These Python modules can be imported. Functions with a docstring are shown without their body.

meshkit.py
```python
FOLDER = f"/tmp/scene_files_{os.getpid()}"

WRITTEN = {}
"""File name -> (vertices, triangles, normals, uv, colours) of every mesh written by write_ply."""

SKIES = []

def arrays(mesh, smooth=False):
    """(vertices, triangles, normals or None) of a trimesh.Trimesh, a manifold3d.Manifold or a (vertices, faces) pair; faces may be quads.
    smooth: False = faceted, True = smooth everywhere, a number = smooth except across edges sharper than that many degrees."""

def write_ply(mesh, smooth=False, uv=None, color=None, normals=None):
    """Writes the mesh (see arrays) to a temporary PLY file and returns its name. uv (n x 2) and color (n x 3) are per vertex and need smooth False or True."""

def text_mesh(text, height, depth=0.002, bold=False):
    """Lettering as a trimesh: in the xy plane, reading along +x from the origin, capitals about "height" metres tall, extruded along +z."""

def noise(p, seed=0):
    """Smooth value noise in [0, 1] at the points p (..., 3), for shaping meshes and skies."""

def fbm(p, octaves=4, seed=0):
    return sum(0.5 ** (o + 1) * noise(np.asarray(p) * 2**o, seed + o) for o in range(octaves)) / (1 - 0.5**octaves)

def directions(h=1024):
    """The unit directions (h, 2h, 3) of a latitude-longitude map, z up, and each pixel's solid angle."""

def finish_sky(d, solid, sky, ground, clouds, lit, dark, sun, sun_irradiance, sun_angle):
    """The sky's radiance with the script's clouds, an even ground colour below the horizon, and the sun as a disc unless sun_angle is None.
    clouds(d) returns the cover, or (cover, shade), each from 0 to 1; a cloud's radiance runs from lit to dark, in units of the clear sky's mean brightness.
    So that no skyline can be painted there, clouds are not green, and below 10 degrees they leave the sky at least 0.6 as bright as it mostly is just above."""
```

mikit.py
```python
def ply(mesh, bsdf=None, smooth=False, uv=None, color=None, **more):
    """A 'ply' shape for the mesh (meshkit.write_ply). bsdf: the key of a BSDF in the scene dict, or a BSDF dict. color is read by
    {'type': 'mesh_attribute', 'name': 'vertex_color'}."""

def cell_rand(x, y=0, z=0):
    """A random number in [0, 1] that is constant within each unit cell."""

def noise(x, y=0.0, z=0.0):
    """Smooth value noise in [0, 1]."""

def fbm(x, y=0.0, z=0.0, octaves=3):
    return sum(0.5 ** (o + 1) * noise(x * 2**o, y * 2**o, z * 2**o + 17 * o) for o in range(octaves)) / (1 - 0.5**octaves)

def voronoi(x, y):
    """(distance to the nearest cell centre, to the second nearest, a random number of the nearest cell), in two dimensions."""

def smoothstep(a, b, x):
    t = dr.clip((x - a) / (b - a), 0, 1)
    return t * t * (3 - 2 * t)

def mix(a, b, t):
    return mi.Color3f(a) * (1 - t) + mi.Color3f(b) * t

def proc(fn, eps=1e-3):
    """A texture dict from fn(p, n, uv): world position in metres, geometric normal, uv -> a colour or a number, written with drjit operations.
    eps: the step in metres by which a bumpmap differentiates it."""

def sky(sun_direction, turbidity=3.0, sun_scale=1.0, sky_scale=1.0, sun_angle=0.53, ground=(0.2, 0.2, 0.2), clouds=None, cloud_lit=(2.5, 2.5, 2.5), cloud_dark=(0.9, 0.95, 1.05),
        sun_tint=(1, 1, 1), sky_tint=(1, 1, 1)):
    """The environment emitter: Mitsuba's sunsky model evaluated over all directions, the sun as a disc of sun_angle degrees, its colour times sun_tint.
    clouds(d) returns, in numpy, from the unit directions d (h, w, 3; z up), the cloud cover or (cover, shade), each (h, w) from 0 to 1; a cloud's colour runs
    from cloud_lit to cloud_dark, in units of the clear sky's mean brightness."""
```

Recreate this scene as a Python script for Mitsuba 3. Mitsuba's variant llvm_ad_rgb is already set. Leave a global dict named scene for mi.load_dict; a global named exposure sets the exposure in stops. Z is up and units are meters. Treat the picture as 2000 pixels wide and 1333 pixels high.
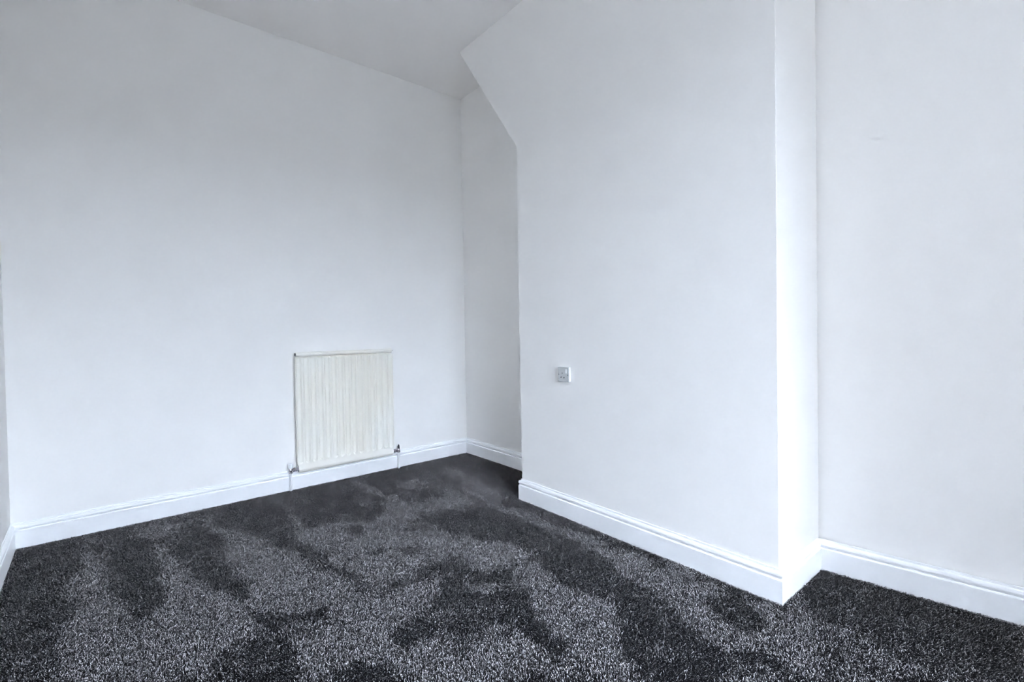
import math
import numpy as np
import trimesh
import manifold3d as m3
import shapely.geometry as sg
import mitsuba as mi
import drjit as dr
import mikit
import meshkit
from scipy.ndimage import gaussian_filter

scene, labels = {}, {}
T = mi.ScalarTransform4f
rng = np.random.default_rng(7)
TUFT = 0.0032                    # spacing of the carpet's tufts

# ------------------------------------------------------------------ camera, sky, exposure
EYE = np.array([-2.3794, -3.5639, 1.0858])
YAW, PITCH, ROLL, FOCAL = 0.6991, -0.0175, -0.0171, 933.8          # focal length in pixels of the 2000 pixel frame
fw = np.array([math.sin(YAW) * math.cos(PITCH), math.cos(YAW) * math.cos(PITCH), math.sin(PITCH)])
rt = np.array([math.cos(YAW), -math.sin(YAW), 0.0])
up = np.cross(rt, fw)
up = up * math.cos(ROLL) - rt * math.sin(ROLL)
scene['camera'] = {'type': 'perspective', 'fov_axis': 'x', 'fov': math.degrees(2 * math.atan(1000 / FOCAL)),
                   'principal_point_offset_x': -11.52 / 2000, 'principal_point_offset_y': 6.63 / 1333, 'near_clip': 0.02,
                   'to_world': T().look_at(origin=EYE.tolist(), target=(EYE + fw).tolist(), up=up.tolist())}
# an overcast sky, brighter towards the zenith; the room is lit by it through the window behind the camera
scene['sky'] = mikit.sky([0.35, 0.75, 0.75], turbidity=4.0, sun_scale=0.0, ground=(0.06, 0.06, 0.058),
                         clouds=lambda d: (np.full(d.shape[:2], 1.0), 1 - np.clip(d[..., 2], 0, 1)), cloud_lit=(2.16, 2.48, 2.98), cloud_dark=(0.86, 0.99, 1.19))
exposure = 7.33

# ------------------------------------------------------------------ materials
WALL = (0.922, 0.910, 0.890)


def wall_tone(p, n, uv):
    k = mikit.fbm(p.x * 1.3 + 5, p.y * 1.3, p.z * 1.3, octaves=3) - 0.5
    return mi.Color3f(*WALL) * (1.0 + 0.03 * k)


scene['wall_paint'] = {'type': 'twosided', 'bsdf': {'type': 'diffuse', 'reflectance': mikit.proc(wall_tone)}}
scene['ceiling_paint'] = {'type': 'twosided', 'bsdf': {'type': 'diffuse', 'reflectance': {'type': 'rgb', 'value': (0.94, 0.915, 0.89)}}}
scene['gloss_paint'] = {'type': 'twosided', 'bsdf': {'type': 'principled', 'base_color': {'type': 'rgb', 'value': (0.88, 0.89, 0.90)}, 'roughness': 0.35, 'specular': 0.5}}


def cream_tone(p, n, uv):
    k = mikit.fbm(p.x * 3, p.y * 3, p.z * 1.5, octaves=2)
    return mikit.mix((0.85, 0.83, 0.765), (0.83, 0.79, 0.70), mikit.smoothstep(0.45, 0.75, k))


scene['cream_enamel'] = {'type': 'twosided', 'bsdf': {'type': 'principled', 'base_color': mikit.proc(cream_tone), 'roughness': 0.4, 'specular': 0.5}}
scene['chrome'] = {'type': 'twosided', 'bsdf': {'type': 'roughconductor', 'material': 'Cr', 'alpha': 0.12}}
scene['dark_metal'] = {'type': 'twosided', 'bsdf': {'type': 'principled', 'base_color': {'type': 'rgb', 'value': (0.03, 0.03, 0.035)}, 'roughness': 0.35, 'metallic': 0.5}}
scene['white_plastic'] = {'type': 'twosided', 'bsdf': {'type': 'principled', 'base_color': {'type': 'rgb', 'value': (0.84, 0.85, 0.86)}, 'roughness': 0.3, 'specular': 0.5}}
scene['socket_plastic'] = {'type': 'twosided', 'bsdf': {'type': 'principled', 'base_color': {'type': 'rgb', 'value': (0.56, 0.57, 0.57)}, 'roughness': 0.3, 'specular': 0.5}}
scene['brick_paint'] = {'type': 'diffuse', 'reflectance': {'type': 'rgb', 'value': (0.20, 0.18, 0.165)}}
scene['black_hole'] = {'type': 'diffuse', 'reflectance': {'type': 'rgb', 'value': (0.015, 0.015, 0.017)}}
scene['carpet_backing'] = {'type': 'twosided', 'bsdf': {'type': 'diffuse', 'reflectance': {'type': 'rgb', 'value': (0.012, 0.012, 0.014)}}}
scene['carpet_yarn'] = {'type': 'twosided', 'bsdf': {'type': 'diffuse', 'reflectance': {'type': 'mesh_attribute', 'name': 'vertex_color'}}}


# ------------------------------------------------------------------ helpers
def put(key, mesh, bsdf, label=None, category=None, kind=None, smooth=False, **more):
    while key in scene:
        stem, _, n = key.rpartition('_')
        key = f'{stem}_{int(n) + 1:03d}' if n.isdigit() and len(n) == 3 else key + '_001'
    scene[key] = mikit.ply(mesh, bsdf, smooth=smooth, **more)
    d = {k: v for k, v in (('label', label), ('category', category), ('kind', kind)) if v}
    if d:
        labels[key] = d
    return key


def extrude(points, height):
    return trimesh.creation.extrude_polygon(sg.Polygon(points), height)


def slab(a, b, z0, z1, thick):
    """An upright slab on the floor line from a to b; its thickness lies to the left of that direction."""
    a, b = np.array(a, float), np.array(b, float)
    d = (b - a) / np.linalg.norm(b - a)
    n = np.array([-d[1], d[0]]) * thick
    m = extrude([a, b, b + n, a + n], z1 - z0)
    m.apply_translation([0, 0, z0])
    return m


def lathe(profile, axis_from, axis_to, sections=32):
    """Revolves (radius, height) pairs about the axis that starts at axis_from and runs towards axis_to."""
    m = trimesh.creation.revolve(np.array(profile, float), sections=sections)
    z = np.array(axis_to, float) - np.array(axis_from, float)
    m.apply_transform(trimesh.geometry.align_vectors([0, 0, 1], z / np.linalg.norm(z)))
    m.apply_translation(axis_from)
    return m


def rounded_box(size, centre, r, n=16):
    a, b, c = (s / 2 - r for s in size)
    ball = m3.Manifold.sphere(r, n)
    balls = [ball.translate([sx * a, sy * b, sz * c]) for sx in (-1, 1) for sy in (-1, 1) for sz in (-1, 1)]
    return m3.Manifold.batch_hull(balls).translate(list(centre))


# ------------------------------------------------------------------ the room
H = 3.122                        # ceiling
W = 2.818                        # width along the radiator wall
D = 0.4062                       # how far the chimney breast stands out
Y0, Y1, ZD = 0.6015, 1.2327, 2.2471   # breast: left edge at the ceiling, left edge below the slope, foot of the slope
Y2 = 2.790                       # breast: right edge
E, PHI, PSI = 0.0126, 0.1278, 0.028
YF = -4.60                       # window wall
LEFT_BACK = np.array([-W, 0.0])
LEFT_FRONT = np.array([-W + math.tan(PSI) * -YF, YF])
INNER = np.array([E, -Y2])
RIGHT_FRONT = np.array([E + math.tan(PHI) * (-YF - Y2), YF])
TH = 0.15

put('floor', trimesh.creation.box(bounds=[[-3.1, -5.1, -0.16], [0.8, 0.2, -0.011]]), 'carpet_backing', 'fitted carpet base over the whole floor of the room', kind='structure')
put('ceiling', trimesh.creation.box(bounds=[[-3.1, -5.1, H], [0.8, 0.2, H + 0.15]]), 'ceiling_paint', 'plain flat white ceiling above the radiator wall', kind='structure')
put('wall_back', trimesh.creation.box(bounds=[[-3.1, 0, -0.011], [0.3, TH, H]]), 'wall_paint', 'plain white wall behind the cream radiator', kind='structure')
put('wall_left', slab(LEFT_FRONT, LEFT_BACK, -0.011, H, TH), 'wall_paint', 'white side wall seen edge-on at the far left', kind='structure')
put('wall_recess', slab((0, 0), (0, -1.6), -0.011, H, TH), 'wall_paint', 'shaded strip of white wall in the alcove behind the chimney breast', kind='structure')
put('wall_right', slab(INNER + [0, 0.25], RIGHT_FRONT + (RIGHT_FRONT - INNER) * 0.05, -0.011, H, TH), 'wall_paint', 'white wall to the right of the chimney breast', kind='structure')

outline = [(-Y1, -0.011), (-Y1, ZD), (-Y0, H), (-Y2, H), (-Y2, -0.011)]
R = 0.003                        # small chamfer of the plaster arris


def breast_mesh():
    n = len(outline)
    o = np.array(outline)
    poly = sg.Polygon(o)
    small = np.array(poly.buffer(-R, join_style=2).exterior.coords)[:-1]
    small = np.array([small[np.argmin(np.linalg.norm(small - p, axis=1))] for p in o])
    def ring(pts, x):
        return np.column_stack([np.full(n, x), pts[:, 0], pts[:, 1]])
    v = np.vstack([ring(o, 0.02), ring(o, -D + R), ring(small, -D)])
    f = []
    for k in range(2):
        for i in range(n):
            j = (i + 1) % n
            a, b = k * n + i, k * n + j
            f += [[a, b, b + n], [a, b + n, a + n]]
    # the outline is not convex at the foot of the slope: fan from the lower right corner instead
    q = 2 * n
    cap = [[q + 4, q + 0, q + 1], [q + 4, q + 1, q + 3], [q + 1, q + 2, q + 3]]
    f += cap
    b = 0
    f += [[b + 4, b + 1, b + 0], [b + 4, b + 3, b + 1], [b + 1, b + 3, b + 2]]
    m = trimesh.Trimesh(v, f, process=True)
    m.fix_normals()
    return m


put('wall_breast', breast_mesh(), 'wall_paint', 'white chimney breast with a sloping upper left edge, holding the socket', kind='structure')

# window wall behind the camera, with the opening that lights the room
WX0, WX1, WZ0, WZ1 = -2.22, -0.95, 0.25, 2.40
fx0, fx1 = -3.1, 0.8
front = sg.Polygon([(fx0, -0.011), (fx1, -0.011), (fx1, H), (fx0, H)], [[(WX0, WZ0), (WX1, WZ0), (WX1, WZ1), (WX0, WZ1)]])
fm = trimesh.creation.extrude_polygon(front, 0.25)
fm.apply_transform(np.array([[1, 0, 0, 0], [0, 0, -1, YF], [0, 1, 0, 0], [0, 0, 0, 1.0]]))
put('wall_front', fm, 'wall_paint', 'white window wall behind the camera', kind='structure')
fr = sg.Polygon([(WX0, WZ0), (WX1, WZ0), (WX1, WZ1), (WX0, WZ1)], [[(WX0 + .06, WZ0 + .06), (WX1 - .06, WZ0 + .06), (WX1 - .06, WZ1 - .06), (WX0 + .06, WZ1 - .06)]])
fm = trimesh.creation.extrude_polygon(fr, 0.07)
fm.apply_transform(np.array([[1, 0, 0, 0], [0, 0, -1, YF - 0.12], [0, 1, 0, 0], [0, 0, 0, 1.0]]))
put('window_1', fm, 'gloss_paint', 'white window frame in the wall behind the camera', kind='structure')

put('wall_outside', trimesh.creation.box(bounds=[[-6.5, -13.0, -1.0], [-6.2, -4.85, 7.0]]), 'brick_paint', 'side wall of the neighbouring house outside the window behind the camera', kind='structure')

# ------------------------------------------------------------------ skirting boards (torus profile), mitred
HS, HL, SK = 0.1263, 0.0867, 0.0165
prof = [(0.0, -0.011), (SK, -0.011), (SK, HL - 0.002), (SK - 0.002, HL), (SK - 0.0075, HL + 0.0005), (SK - 0.0085, HL + 0.003)]
bc, br = np.array([SK - 0.0125, HL + 0.0170]), 0.0125
for a in np.radians(np.linspace(-62, 82, 13)):
    prof.append((bc[0] + br * math.cos(a), bc[1] + br * math.sin(a)))
prof += [(0.0046, HL + 0.0305), (0.0046, HS - 0.0008), (0.0038, HS), (0.0, HS)]
prof = np.array(prof)
path = [LEFT_FRONT, LEFT_BACK, np.array([0, 0.0]), np.array([0, -Y1]), np.array([-D, -Y1]), np.array([-D, -Y2]), INNER, RIGHT_FRONT]


def normal_of(a, b):                      # into the room: to the right of the walking direction
    d = (b - a) / np.linalg.norm(b - a)
    return np.array([d[1], -d[0]])


def offset_at(i, dist):
    ns = [normal_of(path[k], path[k + 1]) for k in (i - 1, i) if 0 <= k < len(path) - 1]
    if len(ns) == 1:
        return path[i] + ns[0] * dist
    m = ns[0] + ns[1]
    return path[i] + m * dist / (m @ ns[0])


def board(i):
    n, rings = len(prof), []
    for k in (i, i + 1):
        rings.append(np.array([[*offset_at(k, d), z] for d, z in prof]))
    v = np.vstack(rings)
    f = []
    for a in range(n):
        b = (a + 1) % n
        f += [[a, b, b + n], [a, b + n, a + n]]
    caps = m3.triangulate([prof])
    caps = np.asarray(caps)
    f += caps.tolist() + (caps[:, ::-1] + n).tolist()
    m = trimesh.Trimesh(v, np.array(f), process=True)
    m.fix_normals()
    return m


for i, (name, text) in enumerate([
        ('baseboard_left', 'white moulded skirting board along the wall at the far left'),
        ('baseboard_back', 'long white moulded skirting board under the radiator'),
        ('baseboard_recess', 'white moulded skirting board in the shaded alcove'),
        ('baseboard_alcove', 'white skirting return on the hidden left side of the chimney breast'),
        ('baseboard_breast', 'white moulded skirting board across the front of the chimney breast'),
        ('baseboard_return', 'short bright skirting board on the right side of the chimney breast'),
        ('baseboard_right', 'white moulded skirting board along the wall right of the chimney breast')]):
    put(name, board(i), 'gloss_paint', text, kind='structure', smooth=40)

# ------------------------------------------------------------------ radiator
S = 1.05
RX0, RX1 = -1.372 * S, -0.6855 * S       # panel edges
ZB, ZT = 0.104 * S, 0.874 * S            # foot of the lower header, top edge of the panel
YB = -0.056                              # ridge level of the panel, from the wall
PITCHX = (RX1 - RX0) / 15
HEAD = 0.060                             # height of the lower header
labels['radiator'] = {'label': 'old cream panel radiator with vertical flutes on the white wall above the skirting', 'category': 'radiator'}


def smooth01(a, b, x):
    t = np.clip((x - a) / (b - a), 0, 1)
    return t * t * (3 - 2 * t)


def panel_mesh():
    nx, us = 15 * 14 + 1, None
    x = np.linspace(RX0, RX1, nx)
    zs = np.concatenate([np.linspace(0, HEAD, 15), np.linspace(HEAD, HEAD + 0.05, 18)[1:], np.linspace(HEAD + 0.05, ZT - ZB - 0.03, 12)[1:], np.linspace(ZT - ZB - 0.03, ZT - ZB, 8)[1:]])
    X, Z = np.meshgrid(x, zs)
    u = (X - RX0) / PITCHX
    d = np.abs(u - np.round(u))                       # 0 on a ridge, 0.5 in the middle of a valley
    d = np.where((u < 0.5), np.minimum(d, 0.5), d)
    valley = smooth01(0.12, 0.30, d)
    end = HEAD + 0.002 + 0.034 * np.clip((0.5 - d) / 0.5, 0, 1) ** 2.2    # the valleys end in a U above the lower header
    valley = valley * smooth01(0, 0.014, Z - end)
    depth = 0.0110 * valley
    depth += 0.009 * smooth01(ZT - ZB - 0.016, ZT - ZB, Z) ** 2
    low = np.where(Z < HEAD * 0.5, 1 - np.sqrt(np.clip(1 - ((Z - HEAD * 0.5) / (HEAD * 0.5)) ** 2, 0, 1)), 0) * 0.024
    y = YB + depth + low - 0.006 * (1 - smooth01(HEAD * 0.35, HEAD * 1.15, Z))
    # notched upper corners and drawn-in lower corners
    edge = np.minimum(X - RX0, RX1 - X)
    ztop = np.where(edge < 0.010, -(0.010 - edge), 0)
    Zw = Z + ZB + ztop * smooth01(ZT - ZB - 0.03, ZT - ZB, Z)
    side = np.where(X < (RX0 + RX1) / 2, 1, -1)
    Xw = X + side * 0.010 * (1 - smooth01(0.045, 0.075, Z)) * np.clip(1 - edge / 0.035, 0, 1)
    front_ = np.stack([Xw, y, Zw], -1).reshape(-1, 3)
    back_ = np.stack([Xw, y + 0.010, Zw], -1).reshape(-1, 3)
    nz = len(zs)
    idx = np.arange(nz * nx).reshape(nz, nx)
    a, b, c, e = idx[:-1, :-1].ravel(), idx[:-1, 1:].ravel(), idx[1:, 1:].ravel(), idx[1:, :-1].ravel()
    f = [np.stack([a, b, c], 1), np.stack([a, c, e], 1)]
    N = nz * nx
    f += [np.stack([a, c, b], 1) + N, np.stack([a, e, c], 1) + N]
    loop = np.concatenate([idx[0, :], idx[1:, -1], idx[-1, -2::-1], idx[-2:0:-1, 0]])
    l2 = np.roll(loop, -1)
    f += [np.stack([loop, loop + N, l2], 1), np.stack([l2, loop + N, l2 + N], 1)]
    m = trimesh.Trimesh(np.vstack([front_, back_]), np.vstack(f), process=False)
    m.fix_normals()
    return m


put('radiator__panel', panel_mesh(), 'cream_enamel', smooth=50)
TZ, TY, TR = 0.8905 * S, -0.044, 0.0165
tube = [(0, 0), (TR - 0.003, 0), (TR - 0.001, 0.001), (TR, 0.003), (TR, RX1 - RX0 - 0.014), (TR - 0.001, RX1 - RX0 - 0.012), (TR - 0.003, RX1 - RX0 - 0.011), (0, RX1 - RX0 - 0.011)]
put('radiator__top_tube', lathe(tube, (RX0 + 0.007, TY, TZ), (RX1, TY, TZ)), 'cream_enamel', smooth=40)
put('radiator__end_plug', lathe([(0, 0), (0.0095, 0), (0.0105, 0.001), (0.0105, 0.005), (0, 0.005)], (RX0 + 0.003, TY, TZ), (RX0 + 1, TY, TZ)), 'dark_metal', 'dark plug in the left end of the top tube', smooth=40)
put('radiator__bleed_valve', lathe([(0, 0), (0.006, 0), (0.006, 0.004), (0.0032, 0.0045), (0.0032, 0.010), (0, 0.0105)], (RX1 - 0.004, TY, TZ), (RX1 + 1, TY, TZ), 16), 'dark_metal', 'small dark bleed valve in the right end of the top tube', smooth=30)
HZ, HY, HR = 0.1315 * S, -0.038, 0.0215
hx0, hx1 = RX0 + 0.012, RX1 - 0.010
put('radiator__bottom_tube', lathe([(0, 0), (HR - 0.003, 0), (HR, 0.003), (HR, hx1 - hx0 - 0.003), (HR - 0.003, hx1 - hx0), (0, hx1 - hx0)], (hx0, HY, HZ), (hx1, HY, HZ)), 'cream_enamel', smooth=40)
for bx in (RX0 + 0.12, RX1 - 0.12):
    br_ = trimesh.util.concatenate([trimesh.creation.box(bounds=[[bx - 0.015, -0.004, 0.2], [bx + 0.015, -0.0008, 0.85]]), trimesh.creation.box(bounds=[[bx - 0.012, -0.040, 0.80], [bx + 0.012, -0.002, 0.83]]), trimesh.creation.box(bounds=[[bx - 0.012, -0.040, 0.25], [bx + 0.012, -0.002, 0.28]])])
    put('radiator__bracket', br_, 'cream_enamel')


def valve(side, px, capped):
    """The valve on one end of the lower header: body over the pipe, union nut, tail and cap."""
    x_head = hx0 if side < 0 else hx1
    body = [(0, -0.019), (0.0098, -0.019), (0.0115, -0.017), (0.0115, -0.008), (0.0095, -0.006), (0.0118, 0.0), (0.0110, 0.007), (0.0085, 0.011), (0.0085, 0.016), (0, 0.016)]
    key = put('radiator__valve', trimesh.util.concatenate([
        lathe(body, (px, HY, HZ), (px, HY, HZ + 1), 24),
        lathe([(0, 0), (0.0075, 0), (0.0075, abs(x_head - px)), (0, abs(x_head - px))], (px, HY, HZ), (x_head, HY, HZ), 24)]), 'chrome', smooth=35)
    mid = (px + x_head) / 2
    hexa = m3.CrossSection.circle(0.0150, 6).extrude(0.016).to_mesh()
    nut = trimesh.Trimesh(hexa.vert_properties[:, :3], hexa.tri_verts)
    nut.apply_transform(trimesh.geometry.align_vectors([0, 0, 1], [1, 0, 0]))
    nut.apply_translation([mid - 0.010 * 1 if side < 0 else mid - 0.006, HY, HZ])
    put(key + '__union_nut', nut, 'chrome')
    flange = lathe([(0, 0), (0.019, 0), (0.020, 0.0015), (0.020, 0.005), (0.017, 0.007), (0, 0.007)], (x_head, HY, HZ), (x_head + side, HY, HZ), 24)
    put(key + '__collar', flange, 'chrome', smooth=35)
    if capped:
        cap = [(0, 0.0), (0.0120, 0.0), (0.0135, 0.002), (0.0165, 0.006), (0.0168, 0.028), (0.0150, 0.033), (0.011, 0.0355), (0, 0.036)]
        put(key + '__cap', lathe(cap, (px, HY, HZ + 0.014), (px, HY, HZ + 1), 28), 'white_plastic', 'white plastic turning cap', smooth=35)
    else:
        cap = [(0, 0.0), (0.0085, 0.0), (0.0090, 0.002), (0.0085, 0.018), (0.0070, 0.024), (0.0030, 0.027), (0.0018, 0.034), (0, 0.035)]
        put(key + '__cap', lathe(cap, (px, HY, HZ + 0.014), (px, HY, HZ + 1), 20), 'dark_metal', 'dark pointed lockshield cap', smooth=35)
    tube_r = 0.0085
    pipe = lathe([(0, 0), (tube_r, 0), (tube_r, HZ - 0.018 + 0.011), (0, HZ - 0.018 + 0.011)], (px, HY, -0.003), (px, HY, 1), 24)
    put('radiator__pipe', pipe, 'gloss_paint', 'white painted pipe down to the carpet', smooth=40)


PIPES = (-1.4129 * S + 0.004, -0.6407 * S - 0.004)
valve(-1, PIPES[0], True)
valve(1, PIPES[1], False)

# ------------------------------------------------------------------ wall socket
labels['wall_socket'] = {'label': 'single white switched wall socket on the front of the chimney breast', 'category': 'socket'}
SY0, SY1, SZ0, SZ1 = -1.598 * S, -1.5185 * S, 0.7430 * S, 0.8240 * S    # right and left edge, bottom and top
sc, sw, sh = ((SY0 + SY1) / 2, (SZ0 + SZ1) / 2), SY1 - SY0, SZ1 - SZ0
FX = -D - 0.0185                                                        # front of the faceplate


def sock(u, v):                                                        # left to right, top to bottom, 0 to 1
    return SY1 - u * sw, SZ1 - v * sh


back_box = rounded_box((0.020, sw - 0.003, sh - 0.003), (-D - 0.006, sc[0], sc[1]), 0.002)
put('wall_socket__back_box', back_box, 'white_plastic', smooth=40)
plate = rounded_box((0.0085, sw, sh), (FX + 0.00425, sc[0], sc[1]), 0.002)
holes = {'pin': [(0.40, 0.42, 0.0054, 0.0100), (0.285, 0.70, 0.0086, 0.0064), (0.575, 0.72, 0.0086, 0.0064)]}
wells = []
for u, v, a, b in holes['pin']:
    y, z = sock(u, v)
    plate -= m3.Manifold.cube([0.006, a, b], True).translate([FX, y, z])
    wells.append((y, z, a, b))
yr, zr = sock(0.775, 0.285)
plate -= m3.Manifold.cube([0.004, 0.0125, 0.0245], True).translate([FX, yr, zr])
for u, v in ((0.09, 0.50), (0.90, 0.53)):
    y, z = sock(u, v)
    plate -= m3.Manifold.cylinder(0.003, 0.0030, 0.0030, 20, True).rotate([0, 90, 0]).translate([FX, y, z])
put('wall_socket__faceplate', plate, 'socket_plastic', smooth=40)
for y, z, a, b in wells:
    put('wall_socket__pin_hole', trimesh.creation.box(bounds=[[FX + 0.0012, y - a / 2, z - b / 2], [FX + 0.0029, y + a / 2, z + b / 2]]), 'black_hole', 'dark pin hole')
rk = m3.Manifold.hull_points(np.array([[FX + 0.0018, yr + s * 0.0056, zr + t] for s in (-1, 1) for t in (-0.0115, 0.0115)] + [[FX - 0.0028, yr + s * 0.0052, zr - 0.0105] for s in (-1, 1)] + [[FX - 0.0006, yr + s * 0.0052, zr + 0.0110] for s in (-1, 1)]))
put('wall_socket__switch', rk, 'white_plastic', 'white rocker switch')
for u, v in ((0.09, 0.50), (0.90, 0.53)):
    y, z = sock(u, v)
    head = m3.Manifold.cylinder(0.0012, 0.0027, 0.0024, 20, True).rotate([0, -90, 0]).translate([FX + 0.0008, y, z])
    head -= m3.Manifold.cube([0.0012, 0.0007, 0.008], True).rotate([25, 0, 0]).translate([FX + 0.0002, y, z])
    put('wall_socket__screw', head, 'dark_metal', 'small dark screw head')

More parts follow.
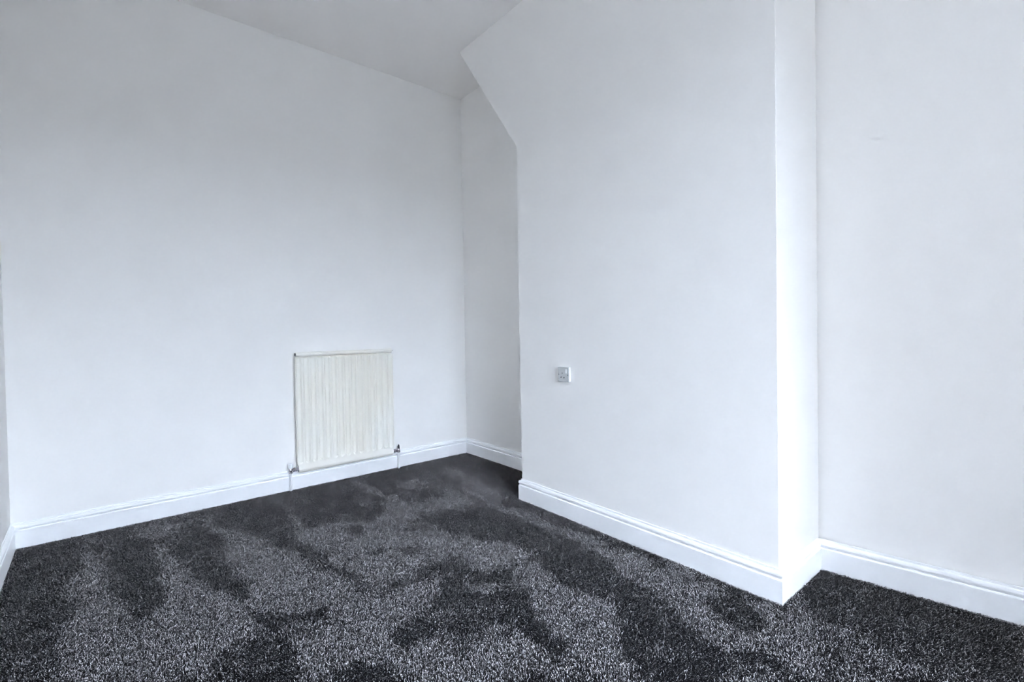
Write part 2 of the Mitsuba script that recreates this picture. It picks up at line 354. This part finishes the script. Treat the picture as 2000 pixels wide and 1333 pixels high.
# ---- CARPET
# ------------------------------------------------------------------ fitted carpet: every tuft of the twist pile, laid over by the vacuum cleaner's strokes
# (how far the pile leans away from the window, 0 to 1, in patches given by their corners on the floor in metres)
STROKES = [
    (0.25, [(-2.81, 0.02), (-0.99, -0.01), (-1.33, -0.86), (-1.59, -0.72), (-1.78, -0.33), (-2.04, -0.21), (-2.29, -0.15), (-2.54, -0.11), (-2.77, -0.22)]),
    (0.15, [(-2.82, 0.04), (-2.53, -0.12), (-2.53, -0.34), (-2.54, -0.56), (-2.55, -0.90), (-2.57, -1.12), (-2.67, -1.29), (-2.73, -1.32), (-2.83, -0.47)]),
    (0.80, [(-2.52, -0.21), (-2.46, -0.70), (-2.39, -1.10), (-2.35, -1.30), (-2.32, -1.41), (-2.34, -1.66), (-2.56, -1.47), (-2.56, -1.19), (-2.55, -0.90), (-2.54, -0.56)]),
    (0.14, [(-2.51, -0.22), (-2.27, -0.32), (-2.26, -0.82), (-2.25, -1.15), (-2.30, -1.23), (-2.33, -1.31), (-2.36, -1.23), (-2.39, -1.10), (-2.46, -0.70)]),
    (0.80, [(-2.26, -0.36), (-2.23, -0.56), (-2.17, -0.76), (-2.12, -1.07), (-2.07, -1.23), (-2.00, -1.41), (-2.04, -1.66), (-2.28, -1.44), (-2.25, -1.26), (-2.26, -0.82)]),
    (0.12, [(-2.25, -0.43), (-2.18, -0.37), (-2.05, -0.43), (-1.97, -0.57), (-1.99, -0.97), (-2.00, -1.38), (-2.03, -1.36), (-2.07, -1.23), (-2.12, -1.07), (-2.17, -0.76)]),
    (0.82, [(-2.00, -0.27), (-1.95, -0.49), (-1.85, -0.70), (-1.77, -0.94), (-1.72, -1.07), (-1.74, -1.24), (-1.64, -1.42), (-1.67, -1.62), (-1.90, -1.58), (-1.99, -1.46), (-1.99, -1.33), (-1.99, -0.97), (-1.97, -0.60)]),
    (0.14, [(-1.95, -0.10), (-1.73, -0.05), (-1.59, -0.18), (-1.62, -0.48), (-1.63, -0.68), (-1.69, -0.90), (-1.77, -0.94), (-1.85, -0.70), (-1.91, -0.46)]),
    (0.75, [(-1.62, -0.15), (-1.59, -0.23), (-1.60, -0.57), (-1.57, -0.80), (-1.44, -1.11), (-1.49, -1.23), (-1.60, -1.07), (-1.69, -0.96), (-1.63, -0.68)]),
    (0.15, [(-1.72, -1.01), (-1.64, -1.09), (-1.63, -1.34), (-1.58, -1.47), (-1.61, -1.56), (-1.65, -1.41), (-1.68, -1.20)]),
    (0.12, [(-1.85, -1.60), (-1.76, -1.64), (-1.81, -1.72), (-1.90, -1.67), (-2.02, -1.58), (-2.01, -1.44), (-1.99, -1.54)]),
    (0.15, [(-2.04, -1.73), (-1.96, -1.80), (-1.98, -1.98), (-2.08, -1.89)]),
    (0.18, [(-2.11, -1.78), (-2.05, -1.77), (-2.07, -1.90), (-2.13, -1.85)]),
    (0.75, [(-1.92, -1.76), (-1.72, -1.81), (-1.83, -2.11), (-1.96, -2.00)]),
    (0.20, [(-1.38, -0.06), (-0.66, -0.03), (-0.01, -0.03), (-0.00, -0.78), (-0.12, -0.92), (-0.43, -1.23), (-0.62, -1.14), (-0.57, -0.86), (-0.36, -0.31), (-0.88, -0.42), (-1.36, -0.70), (-1.59, -0.77)]),
    (0.70, [(-0.35, -0.25), (-0.39, -0.60), (-0.44, -0.89), (-0.40, -1.08), (-0.56, -1.20), (-0.64, -1.12), (-0.61, -0.88), (-0.53, -0.64)]),
    (0.55, [(-0.56, -0.19), (-0.59, -0.47), (-0.66, -0.88), (-0.75, -0.93), (-0.66, -0.52)]),
    (0.60, [(-1.08, -0.01), (-1.05, -0.21), (-1.04, -0.57), (-1.01, -0.83), (-1.09, -0.91), (-1.08, -0.63), (-1.11, -0.27)]),
    (0.66, [(-1.05, -0.56), (-0.89, -0.93), (-0.92, -1.11), (-1.07, -0.96), (-1.11, -0.77)]),
    (0.75, [(-1.60, -0.80), (-1.38, -0.86), (-1.24, -1.02), (-1.20, -1.37), (-1.26, -1.57), (-1.44, -1.67), (-1.57, -1.55), (-1.61, -1.39), (-1.61, -1.21), (-1.66, -1.01)]),
    (0.18, [(-1.65, -1.01), (-1.62, -1.14), (-1.63, -1.33), (-1.61, -1.48), (-1.62, -1.57), (-1.65, -1.44), (-1.68, -1.26), (-1.71, -1.19)]),
    (0.10, [(-1.42, -0.86), (-1.33, -0.97), (-1.39, -1.08), (-1.45, -1.02)]),
    (0.10, [(-1.45, -1.27), (-1.38, -1.29), (-1.40, -1.36), (-1.47, -1.36)]),
    (0.15, [(-1.34, -1.32), (-1.23, -1.42), (-1.28, -1.48), (-1.35, -1.39)]),
    (0.12, [(-0.98, -0.63), (-0.79, -0.76), (-0.92, -0.86), (-1.03, -0.72)]),
    (0.15, [(-1.02, -1.16), (-0.87, -1.26), (-0.94, -1.33), (-1.04, -1.24)]),
    (0.78, [(-1.22, -1.40), (-0.98, -1.62), (-0.96, -1.74), (-1.11, -1.88), (-1.19, -1.77), (-1.26, -1.61)]),
    (0.16, [(-1.30, -1.62), (-1.14, -1.63), (-1.15, -1.76), (-1.22, -1.82), (-1.10, -1.89), (-0.95, -1.85), (-1.00, -1.90), (-1.15, -1.97), (-1.11, -2.10), (-1.24, -2.24), (-1.27, -2.16), (-1.25, -2.06), (-1.28, -1.98), (-1.37, -1.88), (-1.35, -1.74)]),
    (0.80, [(-1.26, -1.87), (-1.16, -1.94), (-1.22, -2.00), (-1.28, -1.94)]),
    (0.80, [(-1.19, -1.77), (-1.09, -1.86), (-1.03, -1.78), (-1.12, -1.70)]),
    (0.70, [(-0.82, -1.37), (-0.75, -1.44), (-0.80, -1.56), (-0.92, -1.51)]),
    (0.14, [(-0.43, -1.23), (-0.42, -1.57), (-0.40, -1.95), (-0.40, -2.27), (-0.50, -2.34), (-0.49, -2.14), (-0.52, -1.81), (-0.53, -1.46), (-0.57, -1.22)]),
    (0.62, [(-0.61, -1.19), (-0.55, -1.48), (-0.54, -1.82), (-0.51, -2.15), (-0.52, -2.35), (-0.61, -2.41), (-0.65, -2.31), (-0.66, -2.16), (-0.63, -1.91), (-0.61, -1.70), (-0.62, -1.49)]),
    (0.12, [(-0.66, -1.19), (-0.62, -1.49), (-0.62, -1.78), (-0.65, -2.07), (-0.65, -2.33), (-0.68, -2.46), (-0.83, -2.55), (-0.89, -2.41), (-0.93, -2.25), (-0.97, -2.13), (-0.89, -1.93), (-0.88, -1.71), (-0.99, -1.56), (-0.96, -1.44), (-0.82, -1.19)]),
    (0.78, [(-0.94, -1.81), (-0.90, -1.92), (-0.97, -2.13), (-0.95, -2.27), (-0.93, -2.41), (-1.05, -2.55), (-1.22, -2.65), (-1.26, -2.55), (-1.20, -2.42), (-1.20, -2.26), (-1.11, -2.12), (-1.05, -1.97)]),
    (0.14, [(-1.29, -2.05), (-1.22, -2.27), (-1.22, -2.41), (-1.27, -2.48), (-1.31, -2.48), (-1.30, -2.36), (-1.31, -2.27), (-1.32, -2.18)]),
    (0.84, [(-1.41, -2.21), (-1.31, -2.37), (-1.31, -2.49), (-1.35, -2.54), (-1.57, -2.34), (-1.51, -2.24)]),
    (0.12, [(-1.65, -1.95), (-1.53, -1.93), (-1.49, -2.06), (-1.54, -2.09), (-1.64, -2.07), (-1.67, -2.01)]),
    (0.12, [(-1.90, -2.00), (-1.81, -2.02), (-1.73, -2.11), (-1.67, -2.23), (-1.70, -2.23), (-1.93, -2.03)]),
    (0.12, [(-1.83, -1.60), (-1.77, -1.64), (-1.80, -1.74), (-1.85, -1.72)]),
    (0.84, [(-1.79, -1.76), (-1.66, -1.94), (-1.68, -2.00), (-1.63, -2.10), (-1.55, -2.15), (-1.59, -2.22), (-1.68, -2.15), (-1.78, -2.00), (-1.88, -1.98), (-1.86, -1.83)]),
    (0.08, [(-0.02, -2.80), (0.04, -3.08), (0.10, -3.42), (-0.32, -3.45), (-0.45, -3.33), (-0.37, -3.10), (-0.41, -2.94), (-0.39, -2.84)]),
    (0.42, [(-0.44, -2.81), (-0.36, -2.84), (-0.44, -2.97), (-0.43, -3.12), (-0.45, -3.33), (-0.77, -3.04), (-0.66, -2.90)]),
    (0.15, [(-0.64, -2.16), (-0.61, -2.36), (-0.79, -2.67), (-0.85, -2.80), (-0.98, -2.87), (-1.18, -2.69), (-1.11, -2.59), (-1.02, -2.46)]),
    (0.75, [(-0.51, -2.06), (-0.51, -2.29), (-0.59, -2.56), (-0.71, -2.74), (-0.67, -2.83), (-0.74, -2.86), (-0.84, -2.80), (-0.84, -2.71), (-0.79, -2.60), (-0.72, -2.44), (-0.70, -2.21)]),
    (0.62, [(-0.48, -2.83), (-0.42, -2.86), (-0.47, -2.92), (-0.61, -2.97), (-0.69, -3.03), (-0.73, -3.01), (-0.70, -2.94), (-0.58, -2.85)]),
    (0.18, [(-0.60, -2.58), (-0.52, -2.69), (-0.60, -2.83), (-0.67, -2.82), (-0.69, -2.72)]),
    (0.78, [(-1.06, -2.49), (-1.13, -2.60), (-1.19, -2.68), (-1.24, -2.64)]),
]


def lean_field(step=0.01):
    gx, gy = np.arange(-3.0, 0.4, step), np.arange(-4.6, 0.1, step)
    X, Y = np.meshgrid(gx, gy)
    wob = np.stack([meshkit.fbm(np.stack([X * 9, Y * 9, X * 0 + k], -1), 3, seed=k) - 0.5 for k in (3, 11)])
    Xw, Yw = X + 0.07 * wob[0], Y + 0.07 * wob[1]
    field = 0.22 + 0.75 * smooth01(0.40, 0.62, meshkit.fbm(np.stack([X * 5, Y * 5, X * 0], -1), 3, seed=21)) * 0.7
    for value, pts in STROKES:
        inside = np.zeros(X.shape, bool)
        for (x0, y0), (x1, y1) in zip(pts, pts[1:] + pts[:1]):
            if y0 != y1:
                inside ^= ((y0 > Yw) != (y1 > Yw)) & (Xw < (x1 - x0) * (Yw - y0) / (y1 - y0) + x0)
        field[inside] = value
    field = gaussian_filter(field, 1.2)
    field += 0.54 * (meshkit.fbm(np.stack([X * 11, Y * 11, X * 0], -1), 3, seed=5) - 0.5) + 0.54 * (meshkit.fbm(np.stack([X * 30, Y * 30, X * 0], -1), 2, seed=9) - 0.5)
    return gx, gy, np.clip(field, 0, 1)


def room_edge_ok(P, margin):
    ok = np.ones(len(P), bool)
    ok &= P[:, 1] < -margin
    left = -W + PSI * -P[:, 1]
    ok &= P[:, 0] > left + margin
    right = np.where(P[:, 1] > -Y1 - 0.0, 0.0, np.where(P[:, 1] > -Y2, -D, E + np.tan(PHI) * (-P[:, 1] - Y2)))
    right = np.where((P[:, 1] <= -Y1 + margin) & (P[:, 1] >= -Y2 - margin), -D, right)
    ok &= P[:, 0] < right - margin
    return ok


def carpet_mesh():
    def spots(step, near, far):
        gx, gy = np.meshgrid(np.arange(-2.82, 0.35, step), np.arange(YF, 0, step))
        P = np.stack([gx.ravel(), gy.ravel()], 1)
        P += rng.uniform(-0.5, 0.5, P.shape) * step
        P = P[room_edge_ok(P, SK + 0.001)]
        for px in PIPES:
            P = P[np.hypot(P[:, 0] - px, P[:, 1] - HY) > 0.0105]
        ahead = (P - EYE[:2]) @ (fw[:2] / np.linalg.norm(fw[:2]))
        return P[(ahead > near) & (ahead <= far)]

    fine, coarse = spots(TUFT, 1.25, 99), spots(2.5 * TUFT, -99, 1.25)      # sparser, thicker tufts on the floor behind the photographer
    P = np.vstack([fine, coarse])
    size = np.concatenate([np.ones(len(fine)), np.full(len(coarse), 2.0)])
    n = len(P)
    fx_, fy_, F = lean_field()
    L = F[np.clip(((P[:, 1] - fy_[0]) / 0.01).astype(int), 0, len(fy_) - 1), np.clip(((P[:, 0] - fx_[0]) / 0.01).astype(int), 0, len(fx_) - 1)]
    over = rng.random(n) < np.clip((L - 0.13) / 0.64, 0.03, 1.0)   # laid over, away from the window; the others lean towards it and show the dark roots between them
    stroke = math.radians(58)                                       # from the window towards the far corner
    az = np.where(over, stroke, stroke + math.pi) + rng.normal(0, 1, n) * np.where(over, 1.7, 0.5)
    th0 = np.radians(np.where(over, 15, 38) + rng.normal(0, 8, n))
    th1 = np.radians(np.where(over, 82, 56) + rng.normal(0, 12, n))
    length = rng.uniform(0.0065, 0.0095, n)
    curl = rng.normal(0, 1, n) * np.where(over, 2.4, 0.5)
    wid = rng.uniform(0.0007, 0.0011, n) * size
    share = (0.0, 0.5, 1.0)
    rings = len(share)
    pos = np.column_stack([P, np.full(n, -0.0105)])
    V = np.zeros((n, rings, 2, 3))
    for k, t in enumerate(share):
        th, a = th0 + (th1 - th0) * t, az + curl * t
        d = np.stack([np.sin(th) * np.cos(a), np.sin(th) * np.sin(a), np.cos(th)], 1)
        side = np.stack([-np.sin(a), np.cos(a), 0 * a], 1)
        w = (wid * (0.9, 1.15, 0.8)[k])[:, None]
        V[:, k, 0], V[:, k, 1] = pos - side * w, pos + side * w
        pos = pos + d * (length * (0.5, 0.5, 0)[k])[:, None]
    V[..., 2] += 0.0025
    f = np.array([[0, 3, 1], [0, 2, 3], [2, 5, 3], [2, 4, 5]])
    f = (f[None] + (np.arange(n) * rings * 2)[:, None, None]).reshape(-1, 3)
    kind = rng.random(n)
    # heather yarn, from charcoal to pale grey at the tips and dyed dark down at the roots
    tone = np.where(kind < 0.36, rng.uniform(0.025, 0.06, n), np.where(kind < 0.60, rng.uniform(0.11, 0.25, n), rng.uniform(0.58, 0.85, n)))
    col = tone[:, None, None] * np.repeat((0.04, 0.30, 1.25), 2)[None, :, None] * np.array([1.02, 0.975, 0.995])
    return V.reshape(-1, 3), f, col.reshape(-1, 3)


cv, cf, cc = carpet_mesh()
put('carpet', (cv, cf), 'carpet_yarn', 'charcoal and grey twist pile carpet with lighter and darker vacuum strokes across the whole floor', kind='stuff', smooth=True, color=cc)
